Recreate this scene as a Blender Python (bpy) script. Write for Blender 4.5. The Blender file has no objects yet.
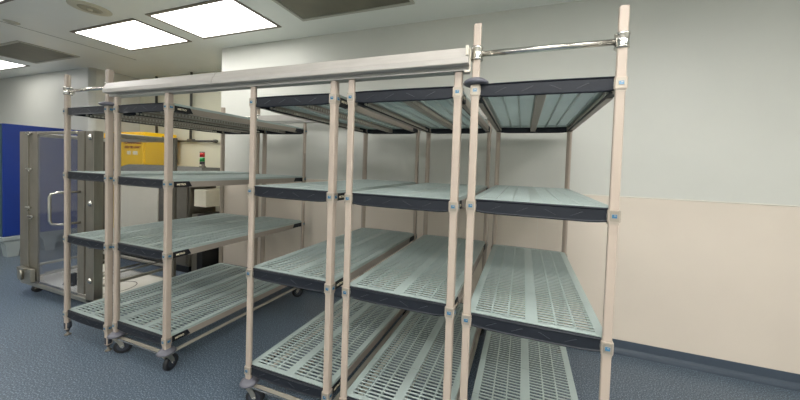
import bpy, bmesh, math, random
from mathutils import Vector, Matrix
random.seed(4)
C = bpy.context.scene.collection
PI = math.pi

# ------------------------------------------------------------------ materials
def lin(c):
    c = c / 255.0
    return c / 12.92 if c <= 0.04045 else ((c + 0.055) / 1.055) ** 2.4
def rgb(r, g, b): return (lin(r), lin(g), lin(b), 1.0)

def mat(name, col, rough=0.5, metal=0.0, var=0.0, vscale=20.0, bump=0.0, bscale=60.0, coat=0.0, spec=0.5, stretch=None):
    m = bpy.data.materials.new(name); m.use_nodes = True
    nt = m.node_tree; b = nt.nodes['Principled BSDF']
    b.inputs['Base Color'].default_value = col
    b.inputs['Roughness'].default_value = rough
    b.inputs['Metallic'].default_value = metal
    b.inputs['Specular IOR Level'].default_value = spec
    if coat: b.inputs['Coat Weight'].default_value = coat; b.inputs['Coat Roughness'].default_value = 0.12
    tc = nt.nodes.new('ShaderNodeTexCoord'); src = tc.outputs['Object']
    if stretch:
        mp = nt.nodes.new('ShaderNodeMapping'); mp.inputs['Scale'].default_value = stretch
        nt.links.new(src, mp.inputs['Vector']); src = mp.outputs['Vector']
    if var:
        n = nt.nodes.new('ShaderNodeTexNoise'); n.inputs['Scale'].default_value = vscale; n.inputs['Detail'].default_value = 4
        r = nt.nodes.new('ShaderNodeValToRGB')
        r.color_ramp.elements[0].position = 0.3; r.color_ramp.elements[1].position = 0.7
        r.color_ramp.elements[0].color = tuple(c * (1 - var) for c in col[:3]) + (1,)
        r.color_ramp.elements[1].color = tuple(min(1, c * (1 + var)) for c in col[:3]) + (1,)
        nt.links.new(src, n.inputs['Vector']); nt.links.new(n.outputs['Fac'], r.inputs['Fac'])
        nt.links.new(r.outputs['Color'], b.inputs['Base Color'])
    if bump:
        n = nt.nodes.new('ShaderNodeTexNoise'); n.inputs['Scale'].default_value = bscale; n.inputs['Detail'].default_value = 3
        bp = nt.nodes.new('ShaderNodeBump'); bp.inputs['Strength'].default_value = bump; bp.inputs['Distance'].default_value = 0.004
        nt.links.new(src, n.inputs['Vector']); nt.links.new(n.outputs['Fac'], bp.inputs['Height']); nt.links.new(bp.outputs['Normal'], b.inputs['Normal'])
    return m

def emit_mat(name, col, s):
    m = bpy.data.materials.new(name); m.use_nodes = True
    nt = m.node_tree; nt.nodes.clear()
    o = nt.nodes.new('ShaderNodeOutputMaterial'); e = nt.nodes.new('ShaderNodeEmission')
    e.inputs['Color'].default_value = col; e.inputs['Strength'].default_value = s
    nt.links.new(e.outputs[0], o.inputs[0]); return m

def floor_mat():
    m = mat('floor_epoxy', rgb(96, 112, 126), rough=0.38, bump=0.12, bscale=90)
    nt = m.node_tree; b = nt.nodes['Principled BSDF']
    tc = nt.nodes.new('ShaderNodeTexCoord')
    v = nt.nodes.new('ShaderNodeTexNoise'); v.inputs['Scale'].default_value = 130; v.inputs['Detail'].default_value = 2
    r = nt.nodes.new('ShaderNodeValToRGB'); e = r.color_ramp.elements
    e[0].position = 0.32; e[0].color = rgb(62, 75, 88); e[1].position = 0.70; e[1].color = rgb(150, 165, 178)
    k = e.new(0.52); k.color = rgb(84, 98, 112)
    n = nt.nodes.new('ShaderNodeTexNoise'); n.inputs['Scale'].default_value = 2.5; n.inputs['Detail'].default_value = 5
    mx = nt.nodes.new('ShaderNodeMix'); mx.data_type = 'RGBA'; mx.blend_type = 'MULTIPLY'; mx.inputs[0].default_value = 0.2
    nt.links.new(tc.outputs['Object'], v.inputs['Vector']); nt.links.new(tc.outputs['Object'], n.inputs['Vector'])
    nt.links.new(v.outputs['Fac'], r.inputs['Fac']); nt.links.new(r.outputs['Color'], mx.inputs[6])
    nt.links.new(n.outputs['Fac'], mx.inputs[7]); nt.links.new(mx.outputs[2], b.inputs['Base Color'])
    return m

def pane_mat():
    m = bpy.data.materials.new('clear_plastic'); m.use_nodes = True
    nt = m.node_tree; nt.nodes.clear()
    o = nt.nodes.new('ShaderNodeOutputMaterial')
    t = nt.nodes.new('ShaderNodeBsdfTransparent'); t.inputs[0].default_value = (0.84, 0.85, 0.88, 1)
    g = nt.nodes.new('ShaderNodeBsdfGlossy'); g.inputs['Roughness'].default_value = 0.06
    d = nt.nodes.new('ShaderNodeBsdfDiffuse'); d.inputs['Color'].default_value = (0.5, 0.5, 0.5, 1)
    a = nt.nodes.new('ShaderNodeMixShader'); a.inputs[0].default_value = 0.03
    b = nt.nodes.new('ShaderNodeMixShader')
    lw = nt.nodes.new('ShaderNodeLayerWeight'); lw.inputs[0].default_value = 0.5
    pw = nt.nodes.new('ShaderNodeMath'); pw.operation = 'POWER'; pw.inputs[1].default_value = 4.0
    f = nt.nodes.new('ShaderNodeMath'); f.operation = 'MULTIPLY_ADD'; f.inputs[1].default_value = 0.6; f.inputs[2].default_value = 0.04
    nt.links.new(lw.outputs['Facing'], pw.inputs[0]); nt.links.new(pw.outputs[0], f.inputs[0])
    nt.links.new(t.outputs[0], a.inputs[1]); nt.links.new(d.outputs[0], a.inputs[2])
    nt.links.new(f.outputs[0], b.inputs[0]); nt.links.new(a.outputs[0], b.inputs[1]); nt.links.new(g.outputs[0], b.inputs[2])
    nt.links.new(b.outputs[0], o.inputs[0]); return m

M = dict(
    post=mat('post_taupe', rgb(174, 160, 146), 0.38, var=0.03, vscale=8),
    collar=mat('collar_taupe', rgb(172, 160, 146), 0.35),
    navy=mat('beam_navy', rgb(27, 31, 38), 0.55, spec=0.3, var=0.10, vscale=30),
    navy_hi=mat('beam_scuff', rgb(50, 54, 61), 0.4),
    side=mat('side_beam_taupe', rgb(152, 143, 132), 0.4),
    tooth=mat('beam_tooth', rgb(190, 184, 172), 0.45),
    mat=mat('shelf_mat_green', rgb(166, 179, 175), 0.40, var=0.03, vscale=12),
    cplate=mat('collar_plate', rgb(160, 152, 138), 0.3, 0.5),
    plate=mat('dolly_steel', rgb(190, 184, 170), 0.35, 0.4),
    lens=mat('button_blue', rgb(60, 112, 145), 0.2, coat=0.6),
    lensw=mat('button_rim_glint', rgb(150, 156, 156), 0.3),
    track=mat('track_aluminium', rgb(178, 173, 166), 0.5, 0.0, var=0.07, vscale=6, stretch=(1, 8, 8)),
    tdark=mat('track_channel', rgb(160, 158, 152), 0.4, 0.2),
    chrome=mat('chrome', rgb(200, 197, 190), 0.18, 1.0),
    steel=mat('stainless', rgb(168, 164, 152), 0.30, 0.9, var=0.08, vscale=5, stretch=(6, 6, 1)),
    hood=mat('hood_steel', rgb(88, 88, 82), 0.55, 0.2, var=0.1, vscale=6),
    steel_d=mat('stainless_dull', rgb(116, 111, 100), 0.42, 0.35, var=0.12, vscale=6),
    rubber=mat('black_rubber', rgb(30, 31, 34), 0.6),
    bumper=mat('bumper_grey', rgb(98, 98, 106), 0.45),
    foot=mat('foot_dark', rgb(50, 54, 62), 0.5),
    white=mat('white_plastic', rgb(228, 224, 212), 0.4),
    cream=mat('cream_panel', rgb(236, 229, 206), 0.5, var=0.03),
    yellow=mat('yellow_paint', rgb(250, 200, 20), 0.4),
    red=mat('red_lettering', rgb(120, 15, 12), 0.5),
    label=mat('label_white', rgb(235, 225, 195), 0.5),
    blue=mat('blue_panel', rgb(10, 48, 132), 0.45, var=0.05, vscale=3),
    teal=mat('teal_front', rgb(56, 84, 92), 0.5),
    greyp=mat('grey_plastic', rgb(146, 156, 158), 0.5),
    pipe=mat('dark_pipe', rgb(74, 74, 70), 0.45, 0.3),
    black=mat('black', rgb(16, 16, 17), 0.5),
    wall_u=mat('wall_upper', rgb(207, 207, 199), 0.42, var=0.015, vscale=3, bump=0.05, bscale=120),
    wall_l=mat('wall_wainscot', rgb(220, 208, 193), 0.42, var=0.015, vscale=3, bump=0.05, bscale=120),
    wall_a=mat('wall_alcove', rgb(205, 203, 182), 0.5, var=0.015, vscale=3),
    strip=mat('wall_strip', rgb(222, 218, 206), 0.4),
    ceil=mat('ceiling_paint', rgb(240, 242, 236), 0.35, var=0.02, vscale=2),
    ceil2=mat('ceiling_seam', rgb(120, 120, 112), 0.5),
    lframe=mat('lamp_frame', rgb(120, 112, 100), 0.45, 0.2),
    vframe=mat('vent_frame', rgb(186, 184, 172), 0.4),
    vent=mat('vent_grille', rgb(120, 116, 100), 0.5, 0.3, var=0.12, vscale=3),
    diff=mat('diffuser_beige', rgb(206, 200, 178), 0.5),
    diff2=mat('diffuser_inner', rgb(168, 160, 138), 0.6),
    base=mat('cove_base', rgb(70, 80, 92), 0.4),
    red_l=mat('stack_red', rgb(190, 36, 28), 0.25, coat=0.4),
    green_l=mat('stack_green', rgb(20, 150, 60), 0.25, coat=0.4),
    floor=floor_mat(), pane=pane_mat(),
    lamp=emit_mat('lamp_diffuser', (1.0, 0.98, 0.95, 1), 15.0), lamp_mid=emit_mat('lamp_diffuser_mid', (1.0, 0.98, 0.93, 1), 7.5), lamp_dim=emit_mat('lamp_diffuser_dim', (1.0, 0.985, 0.95, 1), 4.6),
)

# ------------------------------------------------------------------ mesh helpers
class MB:
    def __init__(s, *mats): s.bm = bmesh.new(); s.mats = [M[k] for k in mats]; s.k = 0
    def m(s, k): s.k = k; return s
    def face(s, vs):
        try: f = s.bm.faces.new(vs); f.material_index = s.k; return f
        except ValueError: return None
    def box(s, x0, x1, y0, y1, z0, z1):
        v = [s.bm.verts.new(p) for p in ((x0,y0,z0),(x1,y0,z0),(x1,y1,z0),(x0,y1,z0),(x0,y0,z1),(x1,y0,z1),(x1,y1,z1),(x0,y1,z1))]
        for f in ((3,2,1,0),(4,5,6,7),(0,1,5,4),(1,2,6,5),(2,3,7,6),(3,0,4,7)): s.face([v[i] for i in f])
        return s
    def rbox(s, x0, x1, y0, y1, z0, z1, r=0.004, seg=2):
        b = bmesh.new(); o = MB.__new__(MB); o.bm = b; o.k = s.k; o.mats = []
        o.box(x0, x1, y0, y1, z0, z1)
        bmesh.ops.bevel(b, geom=b.edges[:], offset=r, segments=seg, affect='EDGES', profile=0.5)
        s.merge(b); return s
    def merge(s, b):
        mp = {v: s.bm.verts.new(v.co) for v in b.verts}
        for f in b.faces:
            n = s.face([mp[v] for v in f.verts])
            if n: n.smooth = f.smooth
        b.free()
    def prism(s, pts, axis, a0, a1, smooth=False):
        """extrude a closed 2-D outline along axis (0 x: pts are y,z; 1 y: pts are x,z; 2 z: pts are x,y)"""
        def P(p, a): return ((a, p[0], p[1]), (p[0], a, p[1]), (p[0], p[1], a))[axis]
        A = [s.bm.verts.new(P(p, a0)) for p in pts]; B = [s.bm.verts.new(P(p, a1)) for p in pts]
        n = len(pts)
        for i in range(n):
            f = s.face([A[i], A[(i+1) % n], B[(i+1) % n], B[i]])
            if f: f.smooth = smooth
        s.face(A[::-1]); s.face(B); return s
    def tube(s, pts, r, n=12):
        pts = [Vector(p) for p in pts]; rings = []
        up = None
        for i, p in enumerate(pts):
            d = (pts[min(i+1, len(pts)-1)] - pts[max(i-1, 0)]).normalized()
            if up is None: up = Vector((0,0,1)) if abs(d.z) < 0.9 else Vector((1,0,0))
            a = d.cross(up).normalized(); b = d.cross(a).normalized(); up = -b if (-b).dot(up) > 0 else b
            rings.append([s.bm.verts.new(p + a*math.cos(2*PI*k/n)*r + b*math.sin(2*PI*k/n)*r) for k in range(n)])
        for i in range(len(rings)-1):
            for k in range(n):
                f = s.face([rings[i][k], rings[i][(k+1) % n], rings[i+1][(k+1) % n], rings[i+1][k]])
                if f: f.smooth = True
        s.face(rings[0][::-1]); s.face(rings[-1]); return s
    def lathe(s, prof, cx=0, cy=0, cz=0, n=24, axis='z', smooth=True):
        rings = []
        for r, h in prof:
            ring = []
            for k in range(n):
                a = 2*PI*k/n; c, d = max(r, 1e-4)*math.cos(a), max(r, 1e-4)*math.sin(a)
                p = (cx+c, cy+d, cz+h) if axis == 'z' else (cx+c, cy+h, cz+d) if axis == 'y' else (cx+h, cy+c, cz+d)
                ring.append(s.bm.verts.new(p))
            rings.append(ring)
        for i in range(len(rings)-1):
            for k in range(n):
                f = s.face([rings[i][k], rings[i][(k+1) % n], rings[i+1][(k+1) % n], rings[i+1][k]])
                if f: f.smooth = smooth
        s.face(rings[0][::-1]); s.face(rings[-1]); return s
    def obj(s, name, parent=None, label=None, loc=(0,0,0)):
        bmesh.ops.recalc_face_normals(s.bm, faces=s.bm.faces[:])
        me = bpy.data.meshes.new(name); s.bm.to_mesh(me); s.bm.free()
        for m in s.mats: me.materials.append(m)
        o = bpy.data.objects.new(name, me); C.objects.link(o); o.location = loc
        if parent: o.parent = parent
        if label: o['label'] = label
        return o

def thing(name, label, cat, loc=(0,0,0), group=None):
    o = bpy.data.objects.new(name, None); o.empty_display_size = 0.1; C.objects.link(o); o.location = loc
    o['label'] = label; o['category'] = cat
    if group: o['group'] = group
    return o
def tag(o, label, cat, group=None):
    o['label'] = label; o['category'] = cat
    if group: o['group'] = group
    return o
def struct(o): o['kind'] = 'structure'; return o
def again(src, parent, loc=None, rz=None):
    """copy a part with its sub-parts"""
    c = src.copy(); C.objects.link(c); c.parent = parent
    if loc is not None: c.location = loc
    if rz is not None: c.rotation_euler.z = rz
    for g in [g for g in src.children]:
        d = g.copy(); C.objects.link(d); d.parent = c
    return c

def rsq(h, r, cx=0, cy=0, seg=4):
    pts = []
    for q, (sx, sy) in enumerate(((1,1),(-1,1),(-1,-1),(1,-1))):
        for k in range(seg+1):
            a = q*PI/2 + k*PI/2/seg
            pts.append((cx + sx*(h-r) + r*math.cos(a), cy + sy*(h-r) + r*math.sin(a)))
    return pts

def text_mesh(mb, s, size, origin, ux, uz, depth=0.001):
    """add lettering as solid geometry: ux = reading direction, uz = up"""
    cu = bpy.data.curves.new('lettering', 'FONT'); cu.body = s; cu.size = size; cu.extrude = depth; cu.offset = size*0.03; cu.align_x = 'CENTER'
    to = bpy.data.objects.new('lettering', cu); C.objects.link(to)
    bpy.context.view_layer.update()
    me = bpy.data.meshes.new_from_object(to.evaluated_get(bpy.context.evaluated_depsgraph_get()))
    bpy.data.objects.remove(to)
    ux = Vector(ux); uz = Vector(uz); n = ux.cross(uz); O = Vector(origin)
    b = bmesh.new(); b.from_mesh(me)
    for v in b.verts: v.co = O + ux*v.co.x + uz*v.co.y + n*v.co.z
    mb.merge(b); bpy.data.meshes.remove(me)

# ------------------------------------------------------------------ room
YW = 1.4728; XA = -3.44; XL = -6.52; YA = 2.16; ZC = 2.968; ZR = 1.3046
X0, X1, Y0 = -11.0, 3.6, -4.6
# floor
b = MB('floor'); b.box(X0, X1, Y0, YA+0.1, -0.1, 0); struct(b.obj('floor'))
# ceiling
b = MB('ceil'); b.box(X0, X1, Y0, YA+0.1, ZC, ZC+0.1); struct(b.obj('ceiling'))
b = MB('ceil2'); b.box(-5.246, -5.238, Y0, YW, ZC-0.002, ZC); struct(b.obj('trim_1'))
# back wall right of the alcove: two-tone, with the top of the wainscot as a thin strip
b = MB('wall_u', 'wall_l')
b.m(0).box(XA, X1, YW, YA+0.1, ZR, ZC); b.m(1).box(XA, X1, YW, YA+0.1, 0, ZR); struct(b.obj('wall_back'))
b = MB('strip'); b.rbox(XA+0.002, X1, YW-0.005, YW, ZR-0.004, ZR+0.006, 0.002, 1); struct(b.obj('trim_2'))
b = MB('strip')
for x in (0.55, 3.0): b.box(x-0.0012, x+0.0012, YW-0.0012, YW, 0.1, ZR-0.01)
struct(b.obj('trim_3'))
# cove base
b = MB('base')
b.prism([(YW, 0), (YW-0.05, 0), (YW-0.03, 0.004), (YW-0.014, 0.016), (YW-0.006, 0.035), (YW-0.005, 0.1), (YW, 0.1)], 0, XA, X1)
struct(b.obj('baseboard_back'))
# alcove back, left wall block with a rounded outside corner
b = MB('wall_a'); b.box(XL-0.2, XA, YA, YA+0.1, 0, ZC); struct(b.obj('wall_alcove'))
R = 0.07; pts = [(X0, YW+0.03), (XL-R, YW+0.03)]
for k in range(1, 9):
    a = -PI/2 + k*PI/2/8; pts.append((XL-R + R*math.cos(a), YW+0.03+R + R*math.sin(a)))
pts += [(XL, YA+0.1), (X0, YA+0.1)]
b = MB('wall_u'); b.prism(pts, 2, 0, ZC, smooth=False); o = struct(b.obj('wall_left'))
for f in o.data.polygons:
    if abs(f.normal.z) < 0.5 and f.normal.x > 0.05 and f.normal.y < -0.05: f.use_smooth = True
b = MB('base'); b.box(X0, XL-R, YW+0.022, YW+0.03, 0, 0.1); struct(b.obj('baseboard_left'))
# unseen sides close the room
b = MB('wall_u'); b.box(X1, X1+0.1, Y0, YA+0.1, 0, ZC); struct(b.obj('wall_right'))
b = MB('wall_u'); b.box(X0-0.1, X0, Y0, YA+0.1, 0, ZC); struct(b.obj('wall_far'))
b = MB('wall_u'); b.box(X0-0.1, X1+0.1, Y0-0.1, Y0, 0, ZC); struct(b.obj('wall_front'))

# ------------------------------------------------------------------ ceiling fittings
LW, LD = 1.14, 0.52
def lamp_proto():
    b = MB('lframe')
    for s in ((-LW/2-.03, LW/2+.03, -LD/2-.03, -LD/2), (-LW/2-.03, LW/2+.03, LD/2, LD/2+.03), (-LW/2-.03, -LW/2, -LD/2, LD/2), (LW/2, LW/2+.03, -LD/2, LD/2)):
        b.box(*s, -0.008, 0)
    return b
lamps = [(-4.2, 0.92, 'lit ceiling light panel right of the round diffuser, second largest in view'),
         (-2.755, 0.90, 'largest lit ceiling light panel, above the long overhead track'),
         (-8.15, 0.92, 'lit ceiling light panel at the far left beside the dark grille'),
         (-4.45, -0.20, 'sliver of lit ceiling light panel in the top left corner')]
out = [(-0.9, -2.6), (0.7, -1.0), (2.3, -0.8), (-4.2, -2.6), (-2.6, -2.6), (0.7, -2.6), (2.3, -2.6), (-0.1, -3.9), (1.5, -3.9), (-6.9, -2.4), (-8.4, -0.9)]  # added unseen panels, put in to brighten the room
frame0 = None; lens = {}
for i, (x, y, lab) in enumerate(lamps + [(x, y, 'added ceiling light panel out of view, brightening the room') for x, y in out]):
    t = thing('ceiling_light', lab, 'light', (x, y, ZC), 'recessed ceiling light panels')
    frame0 = again(frame0, t) if frame0 else lamp_proto().obj('frame', t)
    k = 'lamp_dim' if i in (1, 2) else 'lamp_mid' if i == 0 else 'lamp'  # panels nearest the walls set dimmer so the walls do not burn out
    if k in lens: again(lens[k], t)
    else:
        d = MB(k); d.box(-LW/2, LW/2, -LD/2, LD/2, -0.004, -0.001); lens[k] = d.obj('diffuser', t)
def grille(x0, x1, y0, y1, lab):
    t = thing('ceiling_grille', lab, 'vent', (x0, y0, ZC), 'flat ceiling grilles')
    w, d = x1-x0, y1-y0; e = 0.03
    b = MB('vframe')
    for s in ((0, w, 0, e), (0, w, d-e, d), (0, e, e, d-e), (w-e, w, e, d-e)): b.box(*s, -0.012, 0)
    b.obj('frame', t)
    b = MB('black'); b.box(e, w-e, e, d-e, -0.003, 0); b.obj('recess', t)
    b = MB('vent'); g = 0.008; b.rbox(e+g, w-e-g, e+g, d-e-g, -0.009, -0.003, 0.002, 1); b.obj('panel', t)
grille(-7.2, -5.95, 0.60, 1.165, 'dark square ceiling grille at left between two light panels')
grille(-1.82, -0.58, 0.56, 1.137, 'large dark ceiling grille with pale frame, above the tall shelf posts')
t = thing('round_diffuser', 'round beige ceiling air diffuser in front of the light panels', 'vent', (-3.772, 0.385, ZC))
b = MB('diff'); b.lathe([(0.152, 0), (0.149, -0.008), (0.11, -0.014), (0.088, -0.010), (0.0, -0.009)], n=40); b.obj('ring', t)
b = MB('diff2'); b.lathe([(0.087, -0.010), (0.08, -0.016), (0.05, -0.018), (0.045, -0.013), (0.0, -0.013)], n=40); b.obj('core', t)
b = MB('diff'); b.lathe([(0.02, -0.012), (0.016, -0.026), (0.0, -0.028)], n=20); b.obj('knob', t)
b = MB('vframe'); b.lathe([(0.06, 0), (0.058, -0.006), (0.02, -0.02), (0.0, -0.022)], n=24)
tag(b.obj('sprinkler_cover', loc=(-5.14, 0.32, ZC)), 'small pale round cover on the ceiling at upper left', 'sprinkler')

# ------------------------------------------------------------------ shelving
W, L = 0.562, 1.272          # post centre to post centre
HX = W/2
def shelf_frame():
    b = MB('navy', 'side', 'tooth', 'navy_hi')
    n = 16
    for yy, s in ((0.0, -1), (L, 1)):
        # end beam: deeper and slightly bowed out in its middle
        rows = []
        for i in range(n+1):
            t = i/n; x = -HX+0.020 + t*(W-0.040); q = math.sin(PI*t)
            qa = min(1, q*3.5); bow = 0.006*q**0.8
            zb = -0.028 - 0.006*qa; zt = 0.028
            o = yy + s*(0.012+bow)
            rows.append([b.bm.verts.new(p) for p in ((x, yy + s*0.0005, zb+0.004), (x, o - s*0.004, zb), (x, o, zb+0.005), (x, o - s*0.003, zb+0.009), (x, o - s*0.004, zt-0.009), (x, o, zt-0.004), (x, o - s*0.004, zt), (x, yy + s*0.0005, zt))])
        for i in range(n):
            for k in range(8): b.m(0).face([rows[i][k], rows[i][(k+1) % 8], rows[i+1][(k+1) % 8], rows[i+1][k]])
        b.face(rows[0]); b.face(rows[-1][::-1])
        # moulded slanting webs in the recess
        for xm, dr in ((-0.17, 1), (-0.06, 1), (0.05, -1), (0.15, 1)):
            o = yy + s*(0.0085+0.006*math.cos(PI*xm/W)**0.8)
            P = [(xm-0.024*dr, -0.018), (xm-0.018*dr, -0.018), (xm+0.024*dr, 0.006), (xm+0.018*dr, 0.006)]
            P = [(P[0][0], -0.014), (P[1][0]-0.003*dr, -0.014), (P[2][0], 0.006), (P[3][0], 0.006)]
            b.m(3).prism(P, 1, min(o-0.001*s, o+0.0012*s), max(o-0.001*s, o+0.0012*s))
    for s in (-1, 1):
        xo, xi = s*(HX+0.008), s*(HX-0.012); a, c = min(xo, xi), max(xo, xi)
        y0, y1, cl = 0.020, L-0.020, 0.105
        # taupe long beam with a lip below, dark moulded corner pieces at both ends
        b.m(1).prism([(a, -0.026), (c, -0.026), (c, 0.012), (a, 0.012)], 1, y0+cl, y1-cl)
        b.m(1).box(a-0.003, c+0.003, y0+cl, y1-cl, -0.030, -0.024)
        for e0, e1, g in ((y0, y0+cl, 1), (y1-cl, y1, -1)):
            p = [(e0, -0.026), (e1 + (0.02 if g > 0 else 0), -0.026), (e1, 0.014), (e0, 0.014)] if g > 0 else [(e0-0.02, -0.026), (e1, -0.026), (e1, 0.014), (e0, 0.014)]
            b.m(0).prism(p, 0, a-0.002, c+0.002)
        # row of teeth along the inner side
        for i in range(46):
            y = 0.10 + i*(L-0.2)/45; t0 = s*(HX-0.013); t1 = s*(HX-0.024)
            b.m(2).box(min(t0,t1), max(t0,t1), y-0.006, y+0.006, -0.022, -0.008)
        t0, t1 = s*(HX-0.012), s*(HX-0.024)
        b.m(0).box(min(t0,t1), max(t0,t1), 0.02, L-0.02, -0.028, -0.022)
    b.m(1).box(-0.019, 0.019, 0.001, L-0.001, -0.022, 0.010)           # centre beam
    for s in (-1, 1):
        for i in range(46):
            y = 0.10 + i*(L-0.2)/45; b.m(2).box(*sorted((s*0.019, s*0.022)), y-0.005, y+0.005, -0.018, -0.002)
    return b
def shelf_mat(end):
    """one quarter of the deck: rows of slots in six columns; the end quarters carry a solid outer border"""
    d = (L-0.002)/4 - 0.0012; b = MB('mat'); zt, zb = 0.030, 0.0238
    x0, x1 = -HX-0.004, HX+0.004
    ex = 0.036; cs = 0.026; rb = 0.0075
    n = 13; pitch = d/n
    cols = [(x0, x0+ex), (-cs, cs), (x1-ex, x1)]
    cw = ((-cs) - (x0+ex))/3
    for k in (1, 2):
        for c in (x0+ex+k*cw, cs+k*cw): cols.append((c-rb/2, c+rb/2))
    for a, c in cols: b.box(a, c, 0, d, 0.012, zt)
    if end: b.box(x0+ex, -cs, 0, 0.026, 0.012, zt); b.box(cs, x1-ex, 0, 0.026, 0.012, zt)
    for i in range(1 if end else 0, n):
        y = (i+0.5)*pitch + (0.004 if end else 0)
        # undercut bars: broad on top, narrow below
        q = [(y-0.0053, zt-0.0003), (min(d, y+0.0053), zt-0.0003), (min(d, y+0.0053), zt-0.0013), (y+0.0008, zb), (y-0.0008, zb), (y-0.0053, zt-0.0013)]
        b.prism(q, 0, x0+ex, -cs); b.prism(q, 0, cs, x1-ex)
    return b
def collar():
    b = MB('collar', 'lensw', 'lens', 'cplate')
    b.m(0).prism(rsq(0.0215, 0.004), 2, -0.026, 0.022)
    b.m(0).prism(rsq(0.0192, 0.005), 2, -0.036, -0.026)
    for rot in range(4):
        c, s_ = math.cos(rot*PI/2), math.sin(rot*PI/2)
        if rot == 2: continue
        def T(x0, x1, y0, y1, z0, z1, k):
            q = bmesh.new(); t = MB.__new__(MB); t.bm = q; t.k = k; t.mats = []
            t.box(x0, x1, y0, y1, z0, z1)
            bmesh.ops.rotate(q, verts=q.verts[:], cent=(0,0,0), matrix=Matrix.Rotation(rot*PI/2, 3, 'Z'))
            b.k = k; b.merge(q)
        T(-0.0165, 0.0165, -0.0228, -0.0205, -0.022, 0.018, 3)
        T(-0.0095, 0.0095, -0.0240, -0.0205, -0.010, 0.006, 1)
        T(-0.0085, 0.0085, -0.0250, -0.021, -0.009, 0.005, 2)
        T(-0.002, 0.006, -0.0255, -0.022, -0.001, 0.002, 1)  # pale fleck on the lens, a highlight built into the button
    return b
def plate():
    b = MB('black', 'label')
    x = HX+0.0105
    b.m(0).prism([(0.030, -0.022), (0.128, -0.022), (0.112, 0.010), (0.030, 0.010)], 0, x, x+0.002)
    b.m(1); text_mesh(b, 'METRO', 0.017, (x+0.0022, 0.072, -0.012), (0,1,0), (0,0,1), 0.0004)
    return b

P = {}
hold = thing('shelving_unit', 'x', 'shelf')
P['shelf'] = shelf_frame().obj('shelf', hold)
m0 = shelf_mat(True).obj('shelf_mat', P['shelf']); m1 = shelf_mat(False).obj('shelf_mat', P['shelf'])
m2 = m1.copy(); m3 = m0.copy()
for q in (m2, m3): C.objects.link(q); q.parent = P['shelf']
for i, q in enumerate((m0, m1, m2)): q.location = (0, 0.001 + i*(L-0.002)/4 + 0.0006, 0)
m3.location = (0, L-0.0016, 0); m3.rotation_euler.z = PI
c0 = collar().obj('corner_collar', P['shelf'])
for i, (x, y, r) in enumerate(((-HX, 0, 0), (HX, 0, 0), (HX, L, PI), (-HX, L, PI))):
    q = c0 if i == 0 else c0.copy()
    if i: C.objects.link(q); q.parent = P['shelf']
    q.location = (x, y, 0); q.rotation_euler.z = r
plate().obj('name_plate', P['shelf'], 'black corner plate with small white lettering')
def post_mb(z0, z1):
    """square outward corner, cut off inward corner, rounded edges; outward is (-x, -y)"""
    h = 0.0178
    raw = [(-h, -h), (h, -h), (h, h-0.020), (h-0.020, h), (-h, h)]
    def soft(raw, r):
        out = []
        for i, p in enumerate(raw):
            p = Vector(p); a = (Vector(raw[i-1]) - p).normalized(); c = (Vector(raw[(i+1) % len(raw)]) - p).normalized()
            for t in (0.0, 0.33, 0.67, 1.0):
                q = p + a*r*(1-t)**2 + c*r*t**2; out.append((q.x, q.y))
        return out
    b = MB('post'); b.prism(soft(raw, 0.007), 2, z0, z1)
    b.prism(soft([(x*0.9, y*0.9) for x, y in raw], 0.006), 2, z1, z1+0.003); return b
P['post_tall'] = post_mb(0.05, 2.136).obj('post', hold)
P['post_mob'] = post_mb(0.150, 1.9288).obj('post', hold)
b = MB('foot', 'steel_d'); b.m(0).lathe([(0.0215, 0.105), (0.0215, 0.06), (0.012, 0.045), (0.010, 0.03)], n=16); b.m(1).lathe([(0.007, 0.032), (0.007, 0.012), (0.019, 0.008), (0.021, 0.0)], n=16)
P['foot'] = b.obj('levelling_foot', hold)
b = MB('steel')
for s in (-1, 1): b.prism([(-0.018, 0.122), (0.018, 0.122), (0.040, 0.080), (0.046, 0.053), (0.034, 0.042), (0.022, 0.053), (0.008, 0.085)], 0, *sorted((s*0.017, s*0.020)))
b.box(-0.020, 0.020, -0.019, 0.020, 0.119, 0.124); b.lathe([(0.016, 0.124), (0.016, 0.140)], n=16)
P['caster'] = b.obj('caster', hold)
b = MB('rubber', 'foot', 'chrome')
b.m(0).lathe([(0.028, -0.012), (0.050, -0.013), (0.053, -0.009), (0.053, 0.009), (0.050, 0.013), (0.028, 0.012)], 0, 0.034, 0.0535, n=28, axis='x')
b.m(1).lathe([(0.034, -0.0128), (0.036, 0.0), (0.034, 0.0128)], 0, 0.034, 0.0535, n=24, axis='x')
b.m(2).lathe([(0.007, -0.022), (0.007, 0.022)], 0, 0.034, 0.0535, n=12, axis='x')
b.obj('wheel', P['caster'])
b = MB('bumper'); b.lathe([(0.024, 0.140), (0.050, 0.140), (0.054, 0.147), (0.048, 0.158), (0.030, 0.172), (0.022, 0.174)], n=24); P['bumper'] = b.obj('donut_bumper', hold)
b = MB('bumper'); b.lathe([(0.022, 0.0), (0.050, 0.0), (0.058, 0.006), (0.055, 0.014), (0.036, 0.026), (0.022, 0.027)], n=28); P['disc'] = b.obj('donut_bumper', hold)
# dolly frame under the mobile units: folded steel channels
b = MB('plate', 'chrome')
for yy in (0.0, L):
    b.m(0).box(-HX+0.02, HX-0.02, yy-0.012, yy+0.012, 0.128, 0.132); b.m(1).box(-HX+0.02, HX-0.02, yy-0.015, yy-0.012, 0.122, 0.134)
    b.m(1).box(-HX+0.02, HX-0.02, yy+0.012, yy+0.015, 0.122, 0.134)
for s in (-1, 1): b.m(0).rbox(s*HX-0.015, s*HX+0.015, 0.02, L-0.02, 0.124, 0.136, 0.002, 1)
for s in (-1, 1):
    for yy in (0, L): b.m(0).box(s*HX-0.028, s*HX+0.028, yy-0.028, yy+0.028, 0.125, 0.140)
P['dolly'] = b.obj('dolly_frame', hold)
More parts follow.
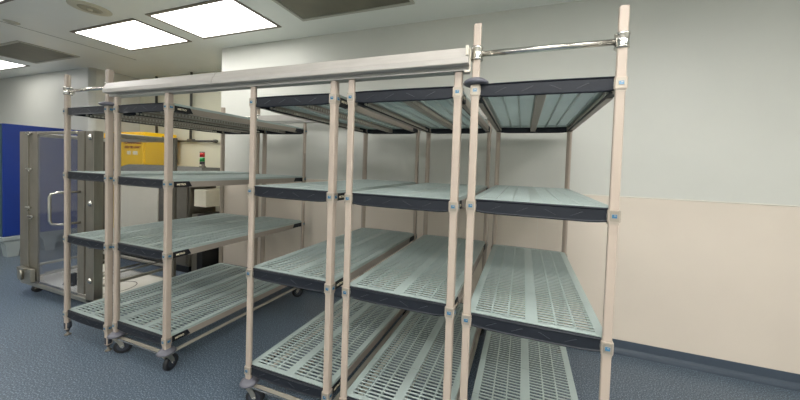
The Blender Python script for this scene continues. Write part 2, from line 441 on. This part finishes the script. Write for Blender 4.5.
# chrome tie tube with clamps
b = MB('chrome'); b.tube([(-HX+0.02, 0, 0), (HX-0.02, 0, 0)], 0.0125, 16); P['tie'] = b.obj('tie_bar', hold)
b = MB('chrome')
b.lathe([(0.0235, -0.030), (0.0265, -0.028), (0.0265, -0.022), (0.0250, -0.020), (0.0250, 0.020), (0.0265, 0.022), (0.0265, 0.030), (0.0235, 0.032)], n=24)
b.rbox(-0.008, 0.008, 0.022, 0.036, -0.018, 0.018, 0.003, 1)
P['clamp'] = b.obj('clamp', hold)

ZS = [1.8446, 1.3285, 0.8055, 0.1827]; ZM = [1.8418, 1.3173, 0.823, 0.228]
def unit(xc, kind, label, dy=0.0, swiv=(0.6, 0.3, 2.0, 2.6), disc=None):
    t = thing('shelving_unit', label, 'shelf', (xc, dy, 0), 'open polymer shelving units under the overhead track')
    zs = ZS if kind == 'fixed' else ZM
    for z in zs: again(P['shelf'], t, (0, 0, z))
    cn = [(-HX, 0), (HX, 0), (HX, L), (-HX, L)]
    for i, (x, y) in enumerate(cn):
        if kind == 'fixed':
            again(P['post_tall'], t, (x, y, 0), i*PI/2); again(P['foot'], t, (x, y, 0)); again(P['clamp'], t, (x, y, 2.008))
        else:
            again(P['post_mob'], t, (x, y, 0), i*PI/2); again(P['caster'], t, (x, y, 0), swiv[i]); again(P['bumper'], t, (x, y, 0))
    if kind == 'fixed':
        again(P['tie'], t, (0, 0, 2.008)); again(P['tie'], t, (0, L, 2.008))
        for y in (0, L): again(P['disc'], t, (disc*HX, y, 1.870))
    else: again(P['dolly'], t, (0, 0, 0))
    return t
unit(-2.845, 'fixed', 'farthest left shelving unit, tall posts above the track, standing on levelling feet', disc=1)
unit(-2.173, 'rolling', 'rolling shelving unit with black casters beside the farthest left fixed unit', swiv=(-0.75, 0.35, 2.0, 2.6))
unit(-0.844, 'rolling', 'rolling shelving unit right of the wide floor gap, wheel showing at lower left', swiv=(-1.15, -0.8, 2.0, 2.4))
unit(-0.171, 'rolling', 'middle shelving unit tightly between its neighbours, just left of the tall right posts', swiv=(-0.4, -0.8, 2.0, 2.4))
unit(0.471, 'fixed', 'rightmost and nearest shelving unit with chrome tie bar across its tall posts', disc=-1)
for o in list(hold.children_recursive) + [hold]: bpy.data.objects.remove(o)

# ------------------------------------------------------------------ overhead tracks
def track(y, s, label):
    """s = -1 front track, +1 rear track (mirrored)"""
    t = thing('overhead_track', label, 'rail', (0, y, 0), 'overhead guide tracks across the unit tops')
    xa, xb, xs = -2.515, 0.163, -1.40
    def pr(p): return [(s*-1*a, z) for a, z in p]
    face = [(-0.062, 1.954), (-0.062, 1.978), (-0.040, 2.026), (-0.026, 2.026), (-0.026, 1.951), (-0.060, 1.951)]
    for x0, x1 in ((xa, xs-0.0025), (xs+0.0025, xb)):
        b = MB('track'); b.prism(pr(face), 0, x0, x1)
        b.prism(pr([(-0.0255, 1.9515), (-0.0255, 2.025), (0.04, 2.018), (0.04, 1.9515)]), 0, max(x0, -2.515), min(x1, 0.150)); b.obj('rail', t)
    b = MB('tdark'); b.prism(pr([(-0.024, 1.932), (-0.024, 1.951), (0.030, 1.951), (0.030, 1.932)]), 0, -2.515, 0.155); b.obj('guide_channel', t)
    b = MB('plate'); b.box(xb-0.012, xb+0.002, *sorted((s*0.020, s*0.066)), 1.985, 2.026); b.box(xb, xb+0.006, *sorted((s*0.028, s*0.034)), 1.925, 2.024)
    b.box(xb-0.02, xb+0.006, *sorted((s*0.030, s*0.045)), 1.918, 1.926)
    b.obj('end_bracket', t)
    return t
track(0, -1, 'long pale metal track crossing the front of the shelving tops')
track(L, 1, 'pale metal track along the rear of the shelving, seen beneath the top shelves')

# ------------------------------------------------------------------ clear-sided steel cart at left
cx0, cx1, cy0, cy1 = -4.66, -3.27, 0.226, 0.87; ct = 1.72
t = thing('transfer_cart', 'tall stainless steel cart with clear panels standing at left behind the farthest shelving', 'cart', (cx0, cy0, 0))
w, d = cx1-cx0, cy1-cy0
b = MB('steel_d', 'steel'); # front left folded plate post
b.m(0).rbox(0, 0.18, 0, 0.012, 0.16, ct, 0.003, 1); b.rbox(0.18, 0.345, 0.006, 0.020, 0.16, ct, 0.003, 1); b.m(1).box(0.176, 0.184, -0.004, 0.01, 0.16, ct)
b.obj('corner_post', t)
b = MB('steel_d', 'steel'); b.m(0).rbox(w-0.31, w-0.20, 0.0, 0.014, 0.18, ct, 0.003, 1); b.rbox(w-0.17, w-0.05, 0.0, 0.030, 0.12, ct, 0.003, 1); b.m(1).box(w-0.05, w-0.04, 0.0, 0.06, 0.12, ct); b.obj('corner_post', t)
for x in (0, w-0.05):
    b = MB('steel_d'); b.rbox(x, x+0.05, d-0.03, d, 0.12, ct, 0.004, 1); b.obj('corner_post', t)
b = MB('steel')
b.rbox(0.35, w-0.335, 0.0, 0.022, ct-0.03, ct, 0.004, 1)
b.rbox(0.02, 0.05, 0.03, d-0.055, ct-0.045, ct-0.005, 0.004, 1); b.rbox(w-0.05, w-0.02, 0.105, d-0.035, ct-0.05, ct-0.005, 0.004, 1); b.rbox(0.055, w-0.055, d-0.04, d-0.01, ct-0.05, ct-0.01, 0.004, 1)
b.obj('top_rail', t)
b = MB('steel')
for x in (0.02, w-0.05): b.rbox(x, x+0.03, 0.055, d-0.055, 0.26, 0.285, 0.004, 1)
b.rbox(0.055, w-0.055, d-0.04, d-0.01, 0.255, 0.285, 0.004, 1)
for x in (0.35, 0.85): b.tube([(x, 0.05, 0.245), (x, d-0.06, 0.245)], 0.011, 10)
b.tube([(w-0.14, 0.10, 0.33), (w-0.14, d-0.06, 0.33)], 0.010, 10)
b.obj('lower_rail', t)
b = MB('steel'); b.rbox(0.0, w, 0.0, 0.04, 0.105, 0.150, 0.005, 1); b.rbox(0, w, d-0.04, d, 0.105, 0.119, 0.004, 1); b.rbox(0, 0.04, 0.04, d-0.04, 0.105, 0.150, 0.004, 1); b.rbox(w-0.04, w, 0.04, d-0.04, 0.105, 0.119, 0.004, 1)
base = b.obj('base_frame', t)
b = MB('white', 'steel_d'); b.m(0).rbox(0.042, w-0.045, 0.042, d-0.055, 0.120, 0.140, 0.004, 1)
for cxx in (0.62, 1.12):
    b.m(1).lathe([(0.165, 0.139), (0.165, 0.1425), (0.158, 0.1425), (0.158, 0.139)], cxx, 0.25, 0, n=40)
b.obj('tray', t, 'white tray with raised rings')
b = MB('pane'); b.box(0.346, w-0.331, 0.006, 0.012, 0.155, ct-0.032); b.obj('front_pane', t)
b = MB('pane'); b.box(0.030, 0.036, 0.03, d-0.055, 0.29, ct-0.047); b.obj('side_pane', t)
b = MB('pane'); b.box(w-0.038, w-0.032, 0.105, d-0.055, 0.29, ct-0.052); b.obj('side_pane', t)
b = MB('chrome')
hx = w-0.255; b.tube([(hx, 0.0, 1.15), (hx-0.01, -0.13, 1.15), (hx-0.03, -0.165, 1.14), (hx-0.035, -0.175, 1.11), (hx-0.035, -0.175, 0.90), (hx-0.03, -0.165, 0.87), (hx-0.01, -0.13, 0.86), (hx, 0.0, 0.86)], 0.011, 12)
b.obj('handle', t)
for (x, z) in ((w-0.09, 1.66), (w-0.09, 1.05), (w-0.09, 0.66), (w-0.09, 0.33)):
    b = MB('chrome'); b.lathe([(0.028, 0.002), (0.028, -0.008), (0.016, -0.016), (0.0, -0.020)], x, 0, z, n=18, axis='y'); b.obj('knob', t)
for (x, z) in ((0.16, 1.33), (0.15, 1.70), (0.14, 0.93), (0.19, 0.84)):
    b = MB('chrome'); b.rbox(x, x+0.10, -0.014, 0.002, z-0.010, z+0.010, 0.004, 1); b.tube([(x+0.05, -0.012, z-0.02), (x+0.10, -0.018, z-0.02)], 0.006, 8); b.obj('latch', t)
b = MB('steel'); b.rbox(0.05, 0.32, -0.035, 0.0, 0.165, 0.30, 0.004, 1); b.tube([(0.17, -0.045, 0.30), (0.17, -0.045, 0.18)], 0.012, 10); b.rbox(0.12, 0.25, -0.06, -0.034, 0.29, 0.315, 0.004, 1); b.obj('hinge_block', t)
b = MB('foot'); b.rbox(w-0.40, w-0.36, -0.03, 0.02, 0.24, 0.36, 0.004, 1); b.tube([(w-0.42, -0.02, 0.26), (w-0.32, -0.02, 0.26)], 0.012, 10); b.obj('catch', t)
for (x, y) in ((0.14, 0.06), (w-0.14, 0.06), (w-0.14, d-0.08), (0.14, d-0.08)):
    b = MB('steel_d')
    for s in (-1, 1): b.box(*sorted((x+s*0.022, x+s*0.026)), y-0.015, y+0.04, 0.045, 0.105)
    b.box(x-0.026, x+0.026, y-0.02, y+0.045, 0.098, 0.105)
    k = b.obj('caster', t)
    b = MB('rubber'); b.lathe([(0.02, -0.018), (0.042, -0.016), (0.045, -0.01), (0.045, 0.01), (0.042, 0.016), (0.02, 0.018)], x, y+0.015, 0.0455, n=20, axis='x'); b.obj('wheel', k)

# ------------------------------------------------------------------ washer behind the cart
wx0, wx1, wy0, wy1 = -5.27, -3.66, 1.22, 1.58
t = thing('washing_machine', 'stainless steel machine with sloping hood and cream front in the wall recess', 'machine', (wx0, wy0, 0))
w, d = wx1-wx0, wy1-wy0
b = MB('steel_d', 'black'); b.m(0).rbox(0, w, 0.02, d, 0.09, 1.27, 0.006, 1); b.m(1).box(0.03, w-0.03, 0.04, d, 0.0, 0.09); b.obj('body', t)
b = MB('hood')
lo = [(-0.03, -0.01), (w+0.26, -0.01), (w+0.26, d-0.02), (-0.03, d-0.02)]; hi = [(0.22, 0.08), (w+0.13, 0.08), (w+0.13, d-0.04), (0.22, d-0.04)]
A = [b.bm.verts.new((x, y, 1.27)) for x, y in lo]; A2 = [b.bm.verts.new((x, y, 1.295)) for x, y in lo]; B = [b.bm.verts.new((x, y, 1.385)) for x, y in hi]
for U, V in ((A, A2), (A2, B)):
    for i in range(4): b.face([U[i], U[(i+1) % 4], V[(i+1) % 4], V[i]])
b.face(A[::-1]); b.face(B); b.obj('hood', t)
b = MB('cream'); b.rbox(0.05, 1.02, 0.0, 0.02, 0.46, 1.22, 0.006, 1); b.obj('door', t, 'cream front panel')
b = MB('steel_d'); b.rbox(1.06, w-0.02, 0.0, 0.02, 0.72, 1.22, 0.006, 1); b.rbox(0.05, w-0.02, 0.0, 0.02, 0.12, 0.38, 0.006, 1); b.obj('lower_panel', t)
b = MB('cream'); b.rbox(w+0.02, w+0.24, 0.06, d-0.02, 0.88, 1.10, 0.006, 1); b.box(w-0.002, w+0.02, 0.10, 0.2, 0.92, 1.06); b.obj('control_box', t, 'cream control box')
b = MB('black', 'steel_d'); b.m(1).rbox(w, w+0.10, 0.05, d-0.02, 0.0, 0.78, 0.006, 1); b.m(0).rbox(w+0.10, w+0.20, 0.05, d-0.02, 0.0, 0.78, 0.006, 1); b.obj('side_duct', t, 'black and steel duct')
b = MB('steel_d'); sx = w+0.055; b.rbox(sx-0.01, sx+0.075, 0.10, 0.135, 1.386, 1.405, 0.003, 1); b.rbox(sx+0.035, sx+0.075, 0.10, 0.12, 1.405, 1.435, 0.003, 1); b.lathe([(0.008, 1.40), (0.008, 1.43)], sx+0.02, 0.12, 0, n=10)
st = b.obj('stack_light', t, 'red and green signal tower')
b = MB('black'); b.lathe([(0.028, 1.428), (0.028, 1.462)], sx+0.02, 0.12, 0, n=18); b.lathe([(0.028, 1.582), (0.028, 1.592), (0.0, 1.594)], sx+0.02, 0.12, 0, n=18); b.obj('housing', st)
b = MB('green_l'); b.lathe([(0.028, 1.463), (0.028, 1.518)], sx+0.02, 0.12, 0, n=18); b.obj('green_lens', st)
b = MB('red_l'); b.lathe([(0.028, 1.522), (0.028, 1.580)], sx+0.02, 0.12, 0, n=18); b.obj('red_lens', st)

# ------------------------------------------------------------------ yellow safety cabinet
t = thing('safety_cabinet', 'yellow flammable storage cabinet with red lettering behind the steel machine', 'cabinet', (-6.40, 1.61, 0))
w, d, h = 1.07, 0.465, 1.90
b = MB('yellow'); b.rbox(0, w, 0.02, d, 0.05, h, 0.008, 2)
for x in (0.02, w-0.08):
    for y in (0.05, d-0.1): b.box(x, x+0.06, y, y+0.05, 0.0, 0.055)
b.obj('body', t)
for x in (0.01, w/2+0.003):
    b = MB('yellow'); b.rbox(x, x+w/2-0.013, 0.0, 0.019, 0.10, h-0.02, 0.004, 1); dr = b.obj('door', t)
    b = MB('rubber'); hx = w/2-0.06 if x < 0.1 else w/2+0.04; b.rbox(hx, hx+0.02, -0.02, 0.0, 0.95, 1.12, 0.004, 1); b.obj('handle', dr)
b = MB('red'); text_mesh(b, 'FLAMMABLE', 0.085, (0.80, -0.001, 1.705), (1,0,0), (0,0,1), 0.001); text_mesh(b, 'KEEP FIRE AWAY', 0.055, (0.80, -0.001, 1.632), (1,0,0), (0,0,1), 0.001); b.obj('lettering', t, 'red warning lettering')
b = MB('label'); b.box(0.66, 0.75, -0.002, 0, 1.53, 1.59); b.box(0.81, 0.93, -0.002, 0, 1.53, 1.59); b.obj('sticker', t, 'two pale stickers')
b = MB('foot')
for x in (0.30, 0.52): b.lathe([(0.012, 0.019), (0.012, 0.015)], w+0.001-x*0, 0.1+x*0.5, h-0.06, n=10, axis='x')
b.obj('vent_plug', t)

# ------------------------------------------------------------------ blue cabinet at far left
t = thing('blue_cabinet', 'tall deep blue cabinet on a grey moulded base at the far left', 'cabinet', (-6.505, 0.63, 0))
b = MB('blue', 'teal'); b.m(0).rbox(-0.75, 0, 0.01, 0.82, 0.30, 1.90, 0.006, 1); b.obj('body', t)
b = MB('teal'); b.rbox(-0.74, -0.01, -0.008, 0.009, 0.31, 1.89, 0.004, 1); b.obj('front_door', t, 'dark teal front')
b = MB('greyp')
b.rbox(-0.77, 0.02, -0.01, 0.83, 0.235, 0.298, 0.012, 2)
for yy in (0.02, 0.36, 0.66):
    pts = [(yy-0.02, 0.24), (yy+0.19, 0.24), (yy+0.14, 0.18), (yy+0.12, 0.0), (yy+0.03, 0.0), (yy+0.01, 0.18)]
    b.prism(pts, 0, -0.14, 0.0); b.prism(pts, 0, -0.74, -0.60)
b.obj('base', t, 'grey moulded base with tapered feet')

# ------------------------------------------------------------------ service pipes on the recess wall
t = thing('service_pipe', 'dark thin pipe hanging from the ceiling with a horizontal arm, behind the track', 'pipe', (-5.02, 2.10, 0))
b = MB('pipe'); b.tube([(0, 0, ZC), (0, 0, 1.80)], 0.019, 10); b.obj('drop', t)
b = MB('pipe'); b.tube([(-0.42, 0, 1.80), (0.62, 0, 1.80)], 0.016, 10); b.lathe([(0.028, 0.56), (0.030, 0.60), (0.022, 0.63)], 0, 0, 1.80, n=12, axis='x'); b.rbox(-0.07, 0.09, -0.02, 0.02, 1.785, 1.835, 0.006, 1); b.obj('arm', t)
b = MB('pipe'); b.box(0.50, 0.54, 0, 0.06, 1.785, 1.815); b.box(-0.4, -0.37, 0, 0.06, 1.785, 1.815); b.obj('wall_clip', t)
b = MB('pipe'); b.tube([(0, 0, ZC), (0, 0, 2.2), (0.02, 0, 1.92)], 0.019, 10)
tag(b.obj('drop_pipe', loc=(-5.98, 2.125, 0)), 'dark vertical pipe from the ceiling above the yellow cabinet', 'pipe')

# cord loop on the floor by the recess corner
b = MB('rubber'); pts = []
for k in range(25):
    a = PI*0.05 + k/24*PI*1.15; pts.append((0.13*math.cos(a), 0.02*math.sin(3*a), 0.006+0.115*max(0, math.sin(a))**0.8))
b.tube(pts, 0.0055, 8); tag(b.obj('power_cord', loc=(-2.93, 1.38, 0)), 'short loop of black cord at the wall foot behind the rolling shelves', 'cord')

# ------------------------------------------------------------------ camera, world, view
yaw, pitch, roll = -0.3197, -0.0269, 0.0347
cyw, syw, cp, sp, cr, sr = math.cos(yaw), math.sin(yaw), math.cos(pitch), math.sin(pitch), math.cos(roll), math.sin(roll)
F = Vector((syw*cp, cyw*cp, sp)); Rv = Vector((cyw, -syw, 0)); U = Rv.cross(F)
R2 = cr*Rv + sr*U; U2 = -sr*Rv + cr*U
cam = bpy.data.cameras.new('camera'); co = bpy.data.objects.new('camera', cam); C.objects.link(co)
mtx = Matrix(((R2.x, U2.x, -F.x, 0.4095), (R2.y, U2.y, -F.y, -1.3087), (R2.z, U2.z, -F.z, 1.4927), (0,0,0,1)))
co.matrix_world = mtx
cam.sensor_fit = 'HORIZONTAL'; cam.sensor_width = 36; cam.lens = 287.83/800*36
cam.shift_x = -27.914/800; cam.shift_y = (174.953-200)/800
cam.clip_start = 0.02; cam.clip_end = 100
bpy.context.scene.camera = co
w = bpy.data.worlds.new('world'); bpy.context.scene.world = w; w.use_nodes = True
w.node_tree.nodes['Background'].inputs[0].default_value = (0.5, 0.5, 0.5, 1); w.node_tree.nodes['Background'].inputs[1].default_value = 0.2
vs = bpy.context.scene.view_settings
vs.view_transform = 'Standard'; vs.look = 'None'; vs.exposure = 0.40; vs.gamma = 1; vs.use_curve_mapping = False
